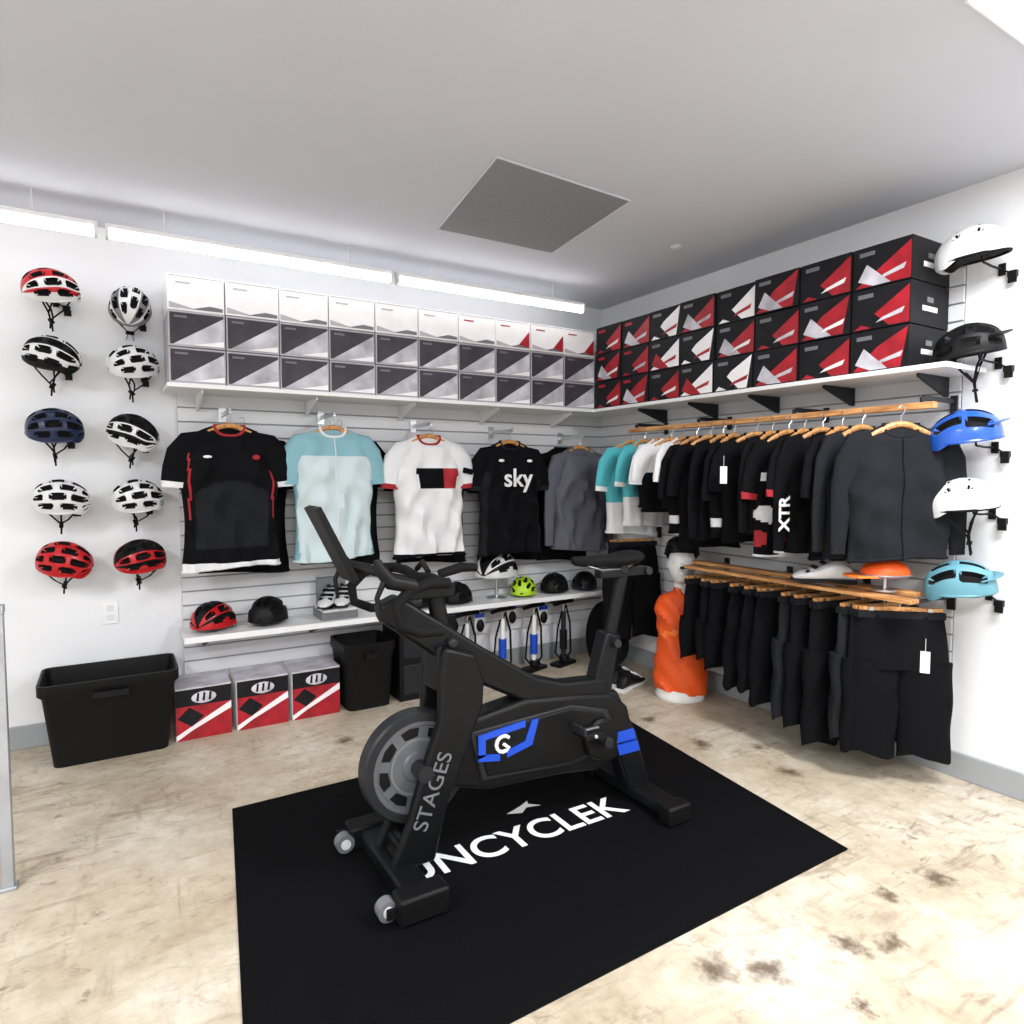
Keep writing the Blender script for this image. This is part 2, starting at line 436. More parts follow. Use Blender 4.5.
# ------------------------------------------------------------ helmets
def helmet_mesh(main, acc, style='road', visor=False, seed=0, inner=BLACKR, strap=BLACKR, straps=True):
    b=MB(); L,W,Hh=.138,.106,.135
    n=6; na=n*7; nb=40
    def pt(a,bb,k=1.0):
        cb=math.cos(bb); sb=math.sin(bb)**.72
        x=L*cb; y=W*sb*math.cos(a)*(1.0+.06*math.sin(a)); z=Hh*sb*(max(0,math.sin(a))**.82)
        if cb>0: z*=1-.12*cb
        x*=k; y*=k; z*=k
        z+= -.03*math.exp(-((cb-.75)/.3)**2)*(1-math.sin(a)) if cb>0 else 0
        return (x,y,z)
    vs=[];vent={}
    for i in range(nb+1):
        t=i/nb; bb=.06+(pi-.12)*t
        for j in range(na+1):
            a=pi*j/na; c=(j/7)%1.0; col=min(n-1,j//7)
            v=False
            if style=='road':
                if col%2==0: inb=(.10<t<.36) or (.44<t<.62) or (.70<t<.86)
                else: inb=(.07<t<.22) or (.30<t<.50) or (.58<t<.76)
                v=.25<c<.75 and inb and 2<j<na-2
            elif style=='urban':
                inb=(.36<t<.42) or (.56<t<.62)
                v=.3<c<.6 and inb and col in (1,2,3,4)
            elif style=='side':
                v=(.22<t<.48 and j in (8,9,10,11,na-8,na-9,na-10,na-11)) or (.54<t<.78 and j in (6,7,8,9,10,na-6,na-7,na-8,na-9,na-10)) or (.2<t<.45 and .3<c<.7 and col in(2,3)) or (.52<t<.8 and .3<c<.7 and col in(2,3))
            vent[(i,j)]=v
            vs.append(pt(a,bb,.84 if v else 1.0))
    fs=[];ms=[]
    for i in range(nb):
        for j in range(na):
            fs.append((i*(na+1)+j,(i+1)*(na+1)+j,(i+1)*(na+1)+j+1,i*(na+1)+j+1))
            nvv=sum(vent[q] for q in ((i,j),(i+1,j),(i,j+1),(i+1,j+1)))
            col=j//7
            if nvv>=2: ms.append(BLACKR)
            elif j<4 or j>na-5: ms.append(acc)
            elif (col+seed)%3==1 and seed>=0: ms.append(acc)
            else: ms.append(main)
    b.add(vs,fs,ms)
    rings=[]
    for i in range(nb+1):
        t=i/nb; bb=.06+(pi-.12)*t
        top=[pt(pi*j/20,bb,.82) for j in range(21)]
        rings.append(top+[(top[-1][0],top[-1][1]*.5,-.004),(top[0][0],top[0][1]*.5,-.004)])
    b.loft(rings,inner)
    rim=[]
    for k in range(33):
        a=2*pi*k/32; rim.append((L*.97*math.cos(a),W*.99*math.sin(a)*1.0,-.002))
    b.tube(rim,.007,acc if style!='urban' else BLACKR,6)
    if straps:
        for sy in (1,-1):
            b.tube([(-.06,sy*W*.9,0),(-.03,sy*W*.75,-.06),(-.01,sy*.035,-.13)],.0055,strap,6,flat=.35)
            b.tube([(.07,sy*W*.85,0),(.03,sy*W*.7,-.07),(-.01,sy*.035,-.13)],.0055,strap,6,flat=.35)
            b.tube([(-.01,sy*.035,-.13),(-.01,sy*.01,-.165),(-.012,sy*.02,-.22)],.0055,strap,6,flat=.35)
        b.box((-.01,0,-.165),(.02,.045,.012),strap)
    if visor:
        vs=[];N=10
        for s_ in (0,1):
            for k in range(N+1):
                a=-1.0+2.0*k/N
                r=.97+ .22*s_*math.cos(a*.9)
                vs.append((-L*r*math.cos(a*.95),W*(1+.05*s_)*math.sin(a)*1.05,.045+.008*s_+.02*math.cos(a)))
        vs+= [(p[0],p[1],p[2]-.006) for p in vs]
        M=2*(N+1); fs=[]
        for k in range(N):
            fs+= [(k,k+1,N+2+k,N+1+k),(M+k,M+N+1+k,M+N+2+k,M+k+1),(N+1+k,N+2+k,M+N+2+k,M+N+1+k)]
        b.add(vs,fs,acc)
    return b.mesh('helmet',ang=50)
def helmet(key,loc,rz=0,rx=0,ry=0,s=1.0,**kw):
    me=helmet_mesh(**kw)
    o=link('bicycle_helmet',me,loc)
    o.rotation_euler=(Matrix.Rotation(rx,3,'X') @ Matrix.Rotation(ry,3,'Y') @ Matrix.Rotation(rz,3,'Z')).to_euler()
    o.scale=(s,s,s); return o
L1=[(-3.550,2.29,dict(main=RED,acc=WHITE,seed=0)),(-3.555,1.965,dict(main=WHITE,acc=BLACK,seed=1)),
    (-3.555,1.615,dict(main=NAVY,acc=NAVY,seed=-1)),(-3.540,1.265,dict(main=WHITE,acc=WHITE,seed=-1)),(-3.535,.955,dict(main=RED,acc=RED,seed=-1))]
L2=[(-3.215,2.25,dict(main=WHITE,acc=MGREY,seed=0)),(-3.21,1.955,dict(main=WHITE,acc=WHITE,seed=0)),
    (-3.22,1.60,dict(main=BLACK,acc=WHITE,seed=0)),(-3.21,1.265,dict(main=WHITE,acc=WHITE,seed=-1)),(-3.205,.95,dict(main=BLACK,acc=RED,seed=0))]
hb=MB()
hb.box((0,-.005,0),(.026,.010,.05),BLACK); hb.tube([(0,0,0),(0,-.10,-.0),(0,-.17,.005),(0,-.18,.025)],.005,BLACK,8); hb.ell((0,-.18,.027),(.008,.008,.008),BLACK,10,8)
hb.box((.045,-.016,-.03),(.034,.022,.026),BLACK)
hb.box((.050,-.03,-.055),(.032,.008,.030),BLACK)
hb.tube([(0,-.006,-.0),(.045,-.01,-.03)],.004,BLACK,6)
hookme=hb.mesh('hook')
for k,col in enumerate((L1,L2)):
    for i,(x,z,kw) in enumerate(col):
        rz=[.35,-.3,.15,.0,-.25][i] if k==0 else [1.45,.4,-.45,.25,.3][i]
        helmet('h',(x,-.150,z),rz=rz,rx=.62 if k==0 or i else .9,s=.88,strap=BLACKR,**kw)
        link('wall_hook',hookme,(x+.01,0,z-.01))
R=[(2.315,dict(main=WHITE,acc=WHITE,seed=-1,style='urban'),.98),(1.915,dict(main=BLACK,acc=BLACK,seed=-1,style='road',visor=True),.95),
   (1.55,dict(main=BLUE,acc=BLUE,seed=-1,style='side',visor=True),.98),(1.26,dict(main=WHITE,acc=WHITE,seed=-1,style='urban'),.95),(.90,dict(main=LBLUE,acc=LBLUE,seed=-1,style='side',visor=True),.98)]
for i,(z,kw,s) in enumerate(R):
    helmet('h',(-.175,-2.70,z),rz=pi*1.5+.35+pi,rx=-.06,ry=-.14,s=s,straps=(i in (1,3)),**kw)
    link('wall_hook',hookme,(0,-2.74,z-.03),(0,0,-pi/2))
# shelf helmets
helmet('h',(-2.86,-.17,.575),rz=.8,s=.95,main=BLACK,acc=RED,seed=0,straps=False)
helmet('h',(-2.57,-.17,.575),rz=1.0,s=.95,main=BLACK,acc=BLACK,seed=-1,style='side',straps=False)
helmet('h',(-.83,-.17,.565),rz=.9,s=.85,main=LIME,acc=LIME,seed=-1,straps=False)
helmet('h',(-.56,-.17,.565),rz=.6,s=.9,main=BLACK,acc=BLACK,seed=-1,straps=False)
helmet('h',(-.30,-.19,.565),rz=1.2,s=.85,main=BLACK,acc=DGREY,seed=-1,straps=False)
helmet('h',(-1.36,-.17,.565),rz=.6,s=.9,main=BLACK,acc=BLACK,seed=-1,straps=False)
helmet('h',(-1.62,-.17,.565),rz=.6,s=.85,main=DGREY,acc=BLACK,seed=-1,straps=False)
b=MB(); b.lathe([(.0,0),(.07,0),(.07,.01),(.012,.02),(.012,.14),(.06,.155),(.06,.16),(0,.16)],(-1.05,-.17,.543),STEEL,24); b.obj('helmet_display_stand')
helmet('h',(-1.05,-.17,.715),rz=.5,s=1.25,main=BLACK,acc=WHITE,seed=0,straps=False)

# cycling shoes
def shoe_mesh(main,sole):
    b=MB(); rings=[]
    prof=[(-.14,.028,.03,.05),(-.12,.036,.07,.0),(-.07,.036,.10,.0),(-.03,.036,.095,.0),(.02,.042,.065,0),(.07,.047,.05,0),(.11,.042,.04,0),(.135,.022,.022,0)]
    for x,w_,h,_ in prof:
        rings.append([(x,w_*math.cos(a)*(1 if math.sin(a)<.5 else .8),.016+max(0,(h)*(.5+.5*math.sin(a)))) for a in [2*pi*k/14 for k in range(14)]])
    b.loft(rings,main)
    b.prism([(-.145,0),(-.10,-.0),(-.02,.008),(.08,.002),(.14,.014),(.14,.022),(-.145,.022)],-.035,.035,sole)
    for x in (.0,.04,.075): b.box((x,0,.10-x*.55),(.018,.075,.008),sole,ry=.45)
    b.tube([(-.10,.02,.115),(-.06,.025,.118),(-.03,0,.112),(-.06,-.025,.118),(-.10,-.02,.115),(-.12,0,.10)],.006,BLACKR,6)
    return b.mesh('shoe')
b=MB(); b.box((-2.18,-.17,.565),(.22,.2,.045),MGREY); b.box((-2.18,-.17,.595),(.20,.18,.02),F_WHITE); b.box((-2.18,-.08,.68),(.18,.02,.19),MGREY)
b.obj('shoe_display_stand',bevel=.004)
sw=shoe_mesh(WHITE,BLACK); sk=shoe_mesh(BLACK,WHITE)
link('cycling_shoe',sw,(-2.22,-.18,.607),(0,0,-2.1)); link('cycling_shoe',sw,(-2.13,-.18,.607),(0,0,-2.0))

# ------------------------------------------------------------ garments
def shirt_mesh(h=.78,w=1.0,mfn=None,sleeve='short',smat=None,cuff=None,seed=0,inner=F_BLACK,flare=0,collar=None,neck=.075,amp=1.0,zipm=None):
    b=MB(); N=64; rows=60; rnd=random.Random(seed); p1,p2,p3=[rnd.uniform(0,6) for _ in range(3)]
    rings=[]
    for i in range(rows+1):
        t=i/rows
        z=-h+ h*t
        d=-z
        if d<.09: hw=(neck+(.205*w-neck)*math.sin(pi/2*min(1,d/.09))**.9)
        elif d<.30: hw=.205*w+(.243*w-.205*w)*((d-.09)/.21)
        else: hw=.243*w+flare*(d-.30)-.018*w*math.sin(pi*min(1,(d-.30)/.45))
        dep=.022+.05*min(1,d/.25)
        ring=[]
        for k in range(N):
            a=2*pi*k/N; ca,sa=math.cos(a),math.sin(a)
            x=hw*math.copysign(abs(ca)**.75,ca); y=dep*math.copysign(abs(sa)**.8,sa)
            f=min(1,d/.2)*amp
            wr=.011*math.sin(x*22+z*7+p1)*f+.007*math.sin(x*47-z*16+p2)*f+.006*math.sin(z*38+x*14+p3)*f+.008*math.sin(x*80*(.4+d)+p1)*f*min(1,d)
            wr+=.009*math.sin((abs(x)-.9*d)*34+p3)*math.exp(-((d-.30)/.16)**2)*f
            zz=z
            if sa<0 and d<.07: zz=z-.055*(1-d/.07)*(-sa)
            if i==0: zz+=.014*math.sin(x*9+p1)
            ring.append((x,y-wr*(1 if sa<0 else .4),zz))
        rings.append(ring)
    M=mfn or (lambda x,y,z: F_BLACK)
    b.loft(rings,inner,(True,False),M)
    b.add([(p[0]*.95,p[1]*.8,p[2]-.012) for p in rings[-1]],[tuple(range(N))],inner)
    cl=[(p[0],p[1]*1.05,p[2]) for p in rings[-1]]; b.tube(cl+[cl[0]],.008,collar or M(0,-.03,-.02),6)
    if zipm:
        q=N*3//4; b.tube([(r[q][0],r[q][1]-.002,r[q][2]) for r in rings],.003,zipm,6)
    hem=[(p[0]*1.01,p[1]*1.03,p[2]+.008) for p in rings[0]]; b.tube(hem+[hem[0]],.006,M(0,-.03,-h+.01),6)
    for sx in (1,-1):
        if sleeve=='short': P=[(.13,-.085,.055),(.185,-.105,.074),(.228,-.16,.076),(.252,-.235,.070),(.262,-.30,.066),(.264,-.33,.064)]
        else: P=[(.13,-.085,.055),(.19,-.11,.072),(.235,-.20,.066),(.26,-.34,.055),(.27,-.50,.045),(.275,-.66,.036),(.277,-.70,.035)]
        rr=[]
        for i,(x,z,r) in enumerate(P):
            x0,z0,_=P[max(0,i-1)]; x1,z1,_=P[min(len(P)-1,i+1)]
            tx,tz=x1-x0,z1-z0; l=math.hypot(tx,tz); nx,nz=-tz/l,tx/l
            ring=[]
            for k in range(18):
                a=2*pi*k/18; u=math.cos(a)*r; v=math.sin(a)*r*.52+.006*math.sin(i*2.1+k*1.3+p2)
                ring.append((sx*w*(x+nx*u),v,z*(1 if sleeve!='long' else min(1,h/.78+.05))+nz*u))
            rr.append(ring)
        sm=smat or F_BLACK
        b.loft(rr[:-1],sm,(True,False)); b.loft(rr[-2:],cuff or sm,(False,True))
    return b
hg=MB()
hg.tube([(-.19,0,-.085),(-.12,0,-.045),(-.04,0,-.012),(0,0,-.006),(.04,0,-.012),(.12,0,-.045),(.19,0,-.085)],[.010,.013,.014,.014,.014,.013,.010],WOOD,8)
hg.tube([(0,0,0),(0,0,.03),(.012,0,.04),(.018,0,.055),(.010,0,.070),(-.004,0,.072),(-.014,0,.062)],.0025,STEEL,6)
HANG=hg.mesh('clothes_hanger')
def garment(name,me,loc,rz,hanger=True,sc_=(1,1,1)):
    o=link(name,me,loc,(0,0,rz),sc_)
    if hanger: link('clothes_hanger',HANG,(loc[0],loc[1],loc[2]+.008),(0,0,rz),(.9,1,1))
    return o
def j1(x,y,z):
    top=-.30-.05*(x/.17)**2
    if y<0 and z<top and z>-.66 and abs(x)<.18: return F_CHAR
    if z<-.735: return F_WHITE
    if abs(x)>.20 and z>-.5: return F_RED if abs(x)<.212 else F_BLACK
    return F_BLACK
def j2(x,y,z):
    if z>-.165: return F_AQUA
    if abs(x)>.212 and z<-.3: return F_AQUA
    return F_PALE
def j3(x,y,z):
    if -.33<z<-.20 and y<0: return F_BLACK if -.10<x<.07 else F_RED if .07<=x<.17 else F_WHITE
    if z<-.735: return F_BLACK
    return F_WHITE
def j4(x,y,z):
    return F_CHAR if abs(x)>.195 and z<-.2 else F_BLACK
jer=[(-2.772,1.665,shirt_mesh(.77,1.02,j1,'short',F_BLACK,F_WHITE,1,collar=F_RED,amp=1.3)),
     (-2.213,1.675,shirt_mesh(.765,.96,j2,'short',F_AQUA,F_AQUA,2,collar=F_WHITE,inner=F_AQUA,amp=1.3,zipm=F_WHITE)),
     (-1.606,1.645,shirt_mesh(.76,.98,j3,'short',F_WHITE,F_RED,3,collar=F_RED,inner=F_WHITE,amp=1.2)),
     (-1.014,1.625,shirt_mesh(.76,.98,j4,'short',F_BLACK,F_CHAR,4,amp=1.3,collar=F_CHAR)),
     (-.42,1.60,shirt_mesh(.74,.98,lambda x,y,z:F_GREY,'long',F_GREY,F_GREY,5,inner=F_GREY,amp=1.3))]
JO=[]
dark=shirt_mesh(.80,1.0,lambda x,y,z:F_BLACK,'short',F_BLACK,F_BLACK,9,amp=.4).mesh('cycling_jersey')
names=['cycling_jersey','cycling_jersey','cycling_jersey','cycling_jersey','long_sleeve_shirt']
for nm,(x,z,bb) in zip(names,jer):
    JO.append(garment(nm,bb.mesh(nm),(x,-.285,z),0))
    if x>-.6: garment('cycling_jersey',dark,(x-.04,-.12,z+.0),0,False,(.9,.7,1.04))
    else: garment('cycling_jersey',dark,(x+.09,-.12,z-.02),0,True,(1,.7,1))
    a=MB(); a.box((0,-.006,0),(.04,.012,.08),STEEL); a.box((0,-.15,0),(.014,.30,.022),STEEL); a.ell((0,-.30,.008),(.009,.009,.012),STEEL,10,6)
    a.obj('faceout_arm',loc=(x,-.023,z+.075))
RX=Matrix.Rotation(pi/2,4,'X')
text('print_text','sky',.17,Matrix.Translation((.01,-.098,-.30))@RX,WHITEP,JO[3],bold=.002,ext=.004)
a=MB(); a.ell((.12,-.082,-.17),(.02,.006,.014),F_RED,12,6); a.ell((-.12,-.082,-.17),(.022,.006,.008),WHITEP,12,6); a.obj('chest_logo',parent=JO[0])
a=MB(); a.ell((.11,-.082,-.13),(.022,.006,.010),WHITEP,12,6); a.ell((-.11,-.082,-.13),(.022,.006,.010),WHITEP,12,6); a.obj('chest_logo',parent=JO[3])
a=MB(); a.box((.255,-.042,-.22),(.07,.012,.035),F_BLACK,ry=.2); a.obj('sleeve_patch',parent=JO[2])

# right wall upper rail
b=MB()
b.box((-.30,-1.66,1.70),(.035,1.95,.028),WOOD)
for y in (-.75,-1.3,-1.95,-2.58):
    b.box((-.155,y,1.735),(.27,.012,.022),DGREY); b.box((-.30,y,1.722),(.02,.012,.03),DGREY); b.box((-.03,y,1.72),(.012,.03,.08),DGREY)
b.obj('garment_rail',bevel=.002)
def pat(x,y,z):
    v=math.sin(x*26+z*17)+math.sin(z*31-x*9)
    if z<-.36 and v>1.0: return F_WHITE
    if z<-.36 and v<-1.1: return F_RED
    if -.24<z<-.20: return F_WHITE
    return F_BLACK
G={}
G['teal']=shirt_mesh(.62,.90,lambda x,y,z:F_TEAL if z>-.40 else F_WHITE,'short',F_TEAL,F_WHITE,11,inner=F_TEAL).mesh('g')
G['white']=shirt_mesh(.54,.98,lambda x,y,z:F_WHITE if z>-.24 else F_BLACK,'short',F_WHITE,F_WHITE,12,inner=F_WHITE).mesh('g')
G['black']=shirt_mesh(.62,.92,lambda x,y,z:F_BLACK,'short',F_BLACK,F_BLACK,13).mesh('g')
G['char']=shirt_mesh(.60,.92,lambda x,y,z:F_CHAR,'long',F_CHAR,F_CHAR,14,inner=F_CHAR,amp=1.3,zipm=F_BLACK).mesh('g')
G['lblk']=shirt_mesh(.60,.92,lambda x,y,z:F_BLACK,'long',F_BLACK,F_BLACK,17).mesh('g')
G['pat']=shirt_mesh(.60,.92,pat,'short',F_BLACK,F_RED,15).mesh('g')
G['blk2']=shirt_mesh(.52,.92,lambda x,y,z:F_BLACK if z>-.42 else F_WHITE if z>-.46 else F_BLACK,'short',F_BLACK,F_BLACK,16).mesh('g')
seq=[('teal',-.74,-.2,1),('teal',-.86,.1,.9),('white',-.99,.25,.8),('white',-1.10,-.2,.85),('white',-1.20,.2,.8),
     ('blk2',-1.31,-.1,1.1),('black',-1.42,-.3,1.05),('lblk',-1.51,0,1),('blk2',-1.59,.1,1.1),
     ('black',-1.74,-.35,.95),('lblk',-1.84,.05,.9),('pat',-1.94,-.25,1.05),('pat',-2.03,.0,1),('lblk',-2.13,-.30,1.02),('black',-2.23,-.05,1.0),('char',-2.33,-.25,1)]
nms={'lblk':'thermal_jacket','char':'thermal_jacket'}
for i,(k,y,rz,zs) in enumerate(seq):
    o=garment(nms.get(k,'cycling_jersey'),G[k],(-.325,y,1.622),rz,True,(.93,.62,zs))
    if i==13: text('print_text','XTR',.085,Matrix.Translation((-.235,-.085,-.40))@RX@Matrix.Rotation(pi/2,4,'Z'),WHITEP,o,bold=.002,ext=.003)
garment('thermal_jacket',G['char'],(-.35,-2.52,1.622),-.62,True,(1,.62,1))

# lower rail with tights / shorts
def pants_mesh(h=.6,w=.19,m=F_BLACK,seed=0):
    b=MB(); rnd=random.Random(seed); p=rnd.uniform(0,6); rows=10; N=28
    cr=.24; rings=[]
    for i in range(rows+1):
        d=cr*i/rows; hw=w*(.86+.14*i/rows); dep=.022+.03*i/rows
        rings.append([(hw*math.copysign(abs(math.cos(a))**.7,math.cos(a)),dep*math.sin(a)+.006*math.sin(math.cos(a)*7+d*20+p),-d) for a in [2*pi*k/N for k in range(N)]])
    b.loft(rings,m)
    for s in (1,-1):
        rings=[]
        for i in range(13):
            t=i/12; d=cr-.03+(h-cr+.03)*t; hw=w*.56*(1-.06*t); dep=.05*(1-.15*t)
            cx=s*w*(.5+.04*t)
            rings.append([(cx+hw*math.copysign(abs(math.cos(a))**.8,math.cos(a)),dep*math.sin(a)+.009*math.sin(math.cos(a)*6+d*24+p+s),-d-(.02*math.cos(a*2+p) if i==12 else 0)) for a in [2*pi*k/20 for k in range(20)]])
        b.loft(rings,m)
    b.box((0,0,.0),(w*1.7,.05,.03),F_CHAR)
    return b.mesh('cycling_tights')
clipb=MB(); clipb.box((0,0,.03),(.34,.022,.016),WOOD)
for x in (-.12,.12): clipb.box((x,0,.015),(.02,.03,.04),STEEL)
clipb.tube([(0,0,.035),(0,0,.05),(.012,0,.056),(.016,0,.068),(.006,0,.08),(-.008,0,.078)],.0025,STEEL,6)
CLIP=clipb.mesh('clip')
PM=[pants_mesh(.44,.195,F_BLACK,1),pants_mesh(.54,.20,F_BLACK,2),pants_mesh(.62,.21,F_CHAR,3),pants_mesh(.64,.21,F_BLACK,4)]
b=MB()
b.box((-.25,-1.90,.866),(.07,1.34,.020),WOOD); b.box((-.40,-1.98,.858),(.07,1.30,.018),WOOD)
for yy in (-1.3,-1.75,-2.2,-2.6):
    b.box((-.22,yy,.846),(.42,.02,.014),DGREY); b.box((-.03,yy,.83),(.012,.035,.10),DGREY)
b.obj('garment_rail',bevel=.002)
y=-1.38; i=0
while y>-2.46:
    k=0 if y>-1.62 else 1 if y>-1.92 else 3 if i%3 else 2
    rz=-.12+.16*math.sin(i*2.3)
    link('cycling_tights',PM[k],(-.275,y,.775),(0,0,rz),(1,1,1+.06*math.sin(i*4.1))); link('clip_hanger',CLIP,(-.275,y,.77),(0,0,rz))
    y-=.105; i+=1
for (x,y,rz,k) in ((-.31,-2.52,-.75,3),):
    link('cycling_tights',PM[k],(x,y,.775),(0,0,rz)); link('clip_hanger',CLIP,(x,y,.77),(0,0,rz))
for (x,y_,z) in ((-.44,-2.70,.62),(-.59,-1.75,1.40)):
    b=MB(); b.box((0,0,0),(.004,.035,.09),WHITEP); b.tube([(0,0,.045),(.0,.0,.10)],.001,WHITEP,4); b.obj('price_tag',loc=(x,y_,z),rot=(0,0,.5))
b=MB()
b.ell((0,0,0),(.11,.085,.075),ORANGE,20,10,fn=lambda x,y,z:(x,y,max(z,-.1)))
b.prism([(-.18,-.03),(-.16,-.06),(-.06,-.07),(-.06,.07),(-.16,.06),(-.18,.03)],-.008,.0,ORANGE2,axis='z')
b.tube([(.11*math.cos(a),.085*math.sin(a),.0) for a in [2*pi*k/20 for k in range(21)]],.006,MGREY,6)
b.obj('cycling_cap',loc=(-.33,-2.46,.95),rot=(0,0,-.5))
b=MB(); b.lathe([(0,0),(.05,0),(.05,.008),(.01,.012),(.01,.06),(.04,.068),(0,.068)],(-.33,-2.46,.876),STEEL,20); b.obj('cap_display_stand')
link('cycling_shoe',sw,(-.40,-2.20,.880),(0,0,2.4))

# ------------------------------------------------------------ pumps under shelf
def pump(x,y,blue=True,s=1):
    b=MB()
    b.box((0,0,.012),(.20,.09,.024),BLACK)
    b.cyl((0,0,.02),(0,0,.40),.018,WHITEP if blue else DGREY,16)
    b.cyl((0,0,.12),(0,0,.26),.028,BLUEP if blue else BLACK,16)
    b.lathe([(.0,0),(.035,0),(.04,.02),(.035,.045),(0,.045)],(0,-.01,.03),BLACK,20)
    b.cyl((0,0,.40),(0,0,.46),.008,STEEL,8)
    b.tube([(-.11,0,.462),(-.04,0,.468),(.04,0,.468),(.11,0,.462)],[.014,.016,.016,.014],BLACK,10)
    b.tube([(.03,0,.03),(.09,.0,.08),(.08,.0,.30),(.03,0,.44),(.0,.02,.36)],.008,BLACKR,6)
    b.tube([(-.02,0,.03),(-.08,.01,.10),(-.07,.0,.28),(-.02,0,.40)],.007,BLACKR,6)
    b.obj('floor_pump',loc=(x,y,0),rot=(0,0,.3))
for i,x in enumerate((-1.30,-1.02,-.76,-.50)): pump(x,-.20,i!=3)
for x,z in ((-1.36,.40),(-1.16,.38),(-.90,.41),(-.63,.38)):
    b=MB(); b.box((0,0,0),(.075,.012,.13),WHITEP); b.ell((0,-.018,-.025),(.03,.018,.045),BLACK,14,8); b.box((0,-.008,.045),(.075,.003,.03),BLUEP); b.cyl((0,.10,.055),(0,-.02,.055),.003,STEEL,6)
    b.obj('accessory_pack',loc=(x,-.118,z))
b=MB()
b.ell((0,0,.24),(.17,.12,.25),F_BLACK,24,14,fn=lambda x,y,z:(math.copysign(abs(x)**.8,x),math.copysign(abs(y)**.8,y),max(-.95,z)))
b.ell((0,-.10,.17),(.12,.05,.13),F_CHAR,18,10)
b.tube([(-.04,0,.48),(-.03,0,.53),(.03,0,.53),(.04,0,.48)],.008,F_BLACK,6)
b.obj('backpack',loc=(-.27,-.42,0),rot=(0,0,.2))
link('cycling_tights',PM[3],(-.28,-.70,.93),(0,0,-.2)); link('clip_hanger',CLIP,(-.28,-.70,.925),(0,0,-.2))
b=MB(); b.box((-.175,-.70,1.02),(.28,.014,.02),DGREY); b.box((-.035,-.70,1.0),(.012,.03,.08),DGREY); b.obj('faceout_arm')
link('cycling_shoe',sk,(-.40,-.74,0),(0,0,.4)); link('cycling_shoe',sk,(-.42,-.86,0),(0,0,.3))

# ------------------------------------------------------------ mannequin bust with orange jersey
mq=empty('mannequin',(-.27,-1.15,0))
b=MB()
prof=[(.05,.165,.135),(.10,.168,.135),(.20,.165,.125),(.30,.150,.115),(.38,.142,.108),(.46,.150,.112),(.54,.162,.11),(.60,.160,.098),(.635,.130,.08),(.655,.08,.06),(.67,.055,.052),(.69,.048,.048)]
fine=[]
for i in range(len(prof)-1):
    for s in range(4):
        t=s/4; fine.append(tuple(prof[i][q]*(1-t)+prof[i+1][q]*t for q in range(3)))
fine.append(prof[-1])
rings=[[(w_*math.copysign(abs(math.cos(a))**.9,math.cos(a))+.005*math.sin(z*60+a*3),d*math.sin(a)+.008*math.sin(z*45+math.cos(a)*8)+.004*math.sin(z*90+math.cos(a)*15),z+.012*math.sin(a*2)) for a in [2*pi*j/36 for j in range(36)]] for z,w_,d in fine]
b.loft(rings,ORANGE,mfn=lambda x,y,z: ORANGE2 if .42<z-.3*x<.45 else ORANGE)
b.obj('jersey',parent=mq)
b=MB()
b.lathe([(.0,0),(.15,0),(.155,.012),(.15,.03),(.14,.06),(.12,.07),(0,.07)],(0,0,0),SKINW,36)
b.tube([(0,0,.66),(0,0,.70),(0,-.005,.76)],[.05,.046,.048],SKINW,16)
def head(x,y,z):
    if z<0: x*=1-.22*z*z; y*=1-.12*z*z
    if y<0 and z<.3: y*=1.03
    return (x,y,z)
b.ell((0,-.02,.84),(.085,.100,.13),SKINW,24,18,fn=head)
b.tube([(0,-.112,.865),(0,-.135,.83),(0,-.117,.82)],[.007,.013,.009],SKINW,8)
b.ell((0,-.112,.79),(.024,.008,.007),SKINW,10,6)
for s in (1,-1):
    b.ell((s*.083,-.01,.84),(.009,.018,.030),SKINW,8,8); b.ell((s*.034,-.105,.86),(.015,.008,.008),SKINW,10,6)
b.obj('head_and_base',parent=mq)
o=link('helmet',helmet_mesh(BLACK,BLACK,'road',seed=-1,straps=False),(0,.01,.905)); o.scale=(.95,1.0,.85); o.parent=mq
o.rotation_euler=(Matrix.Rotation(-.22,3,'X')@Matrix.Rotation(pi/2,3,'Z')).to_euler()
mq.rotation_euler=(0,0,-.80)

# ------------------------------------------------------------ metal railing & outlet
b=MB()
b.box((-3.66,-1.40,.485),(.035,.035,.97),GALV); b.box((-3.95,-1.40,.955),(.62,.045,.03),GALV); b.box((-4.24,-1.40,.485),(.035,.035,.97),GALV)
b.box((-3.95,-1.40,.12),(.56,.03,.03),GALV)
b.box((-3.69,-1.38,1.10),(.022,.02,.26),GALV); b.box((-3.95,-1.38,1.225),(.54,.02,.02),GALV); b.box((-4.21,-1.38,1.10),(.022,.02,.26),GALV)
for x in (-3.66,-4.24): b.box((x,-1.40,.006),(.05,.05,.012),GALV)
b.obj('metal_railing',bevel=.003)
b=MB(); b.box((-3.35,-.004,.66),(.075,.008,.12),WHITEP); b.box((-3.35,-.009,.685),(.03,.003,.032),SLAT); b.box((-3.35,-.009,.635),(.03,.003,.032),SLAT); b.obj('wall_outlet',bevel=.002)

# ------------------------------------------------------------ floor mat
fm=MB(); fm.prism([(-3.12,-2.765),(-1.004,-2.733),(-.825,-1.197),(-2.93,-1.225)],.0005,.007,MATBLK,axis='z')
fmo=fm.obj('exercise_mat',bevel=.002)
text('print_text','UNCYCLEK',.195,Matrix.Translation((-2.51,-2.095,.0078)),WHITEP,fmo,ext=.0004,bold=.003,sx=.985,align='LEFT')
b=MB(); b.prism([(-1.97,-1.86),(-1.91,-1.885),(-1.87,-1.855),(-1.81,-1.87),(-1.85,-1.835),(-1.84,-1.81),(-1.88,-1.83),(-1.92,-1.845)],.0072,.0082,WHITEP,axis='z'); b.obj('print_logo',parent=fmo,smooth=False)

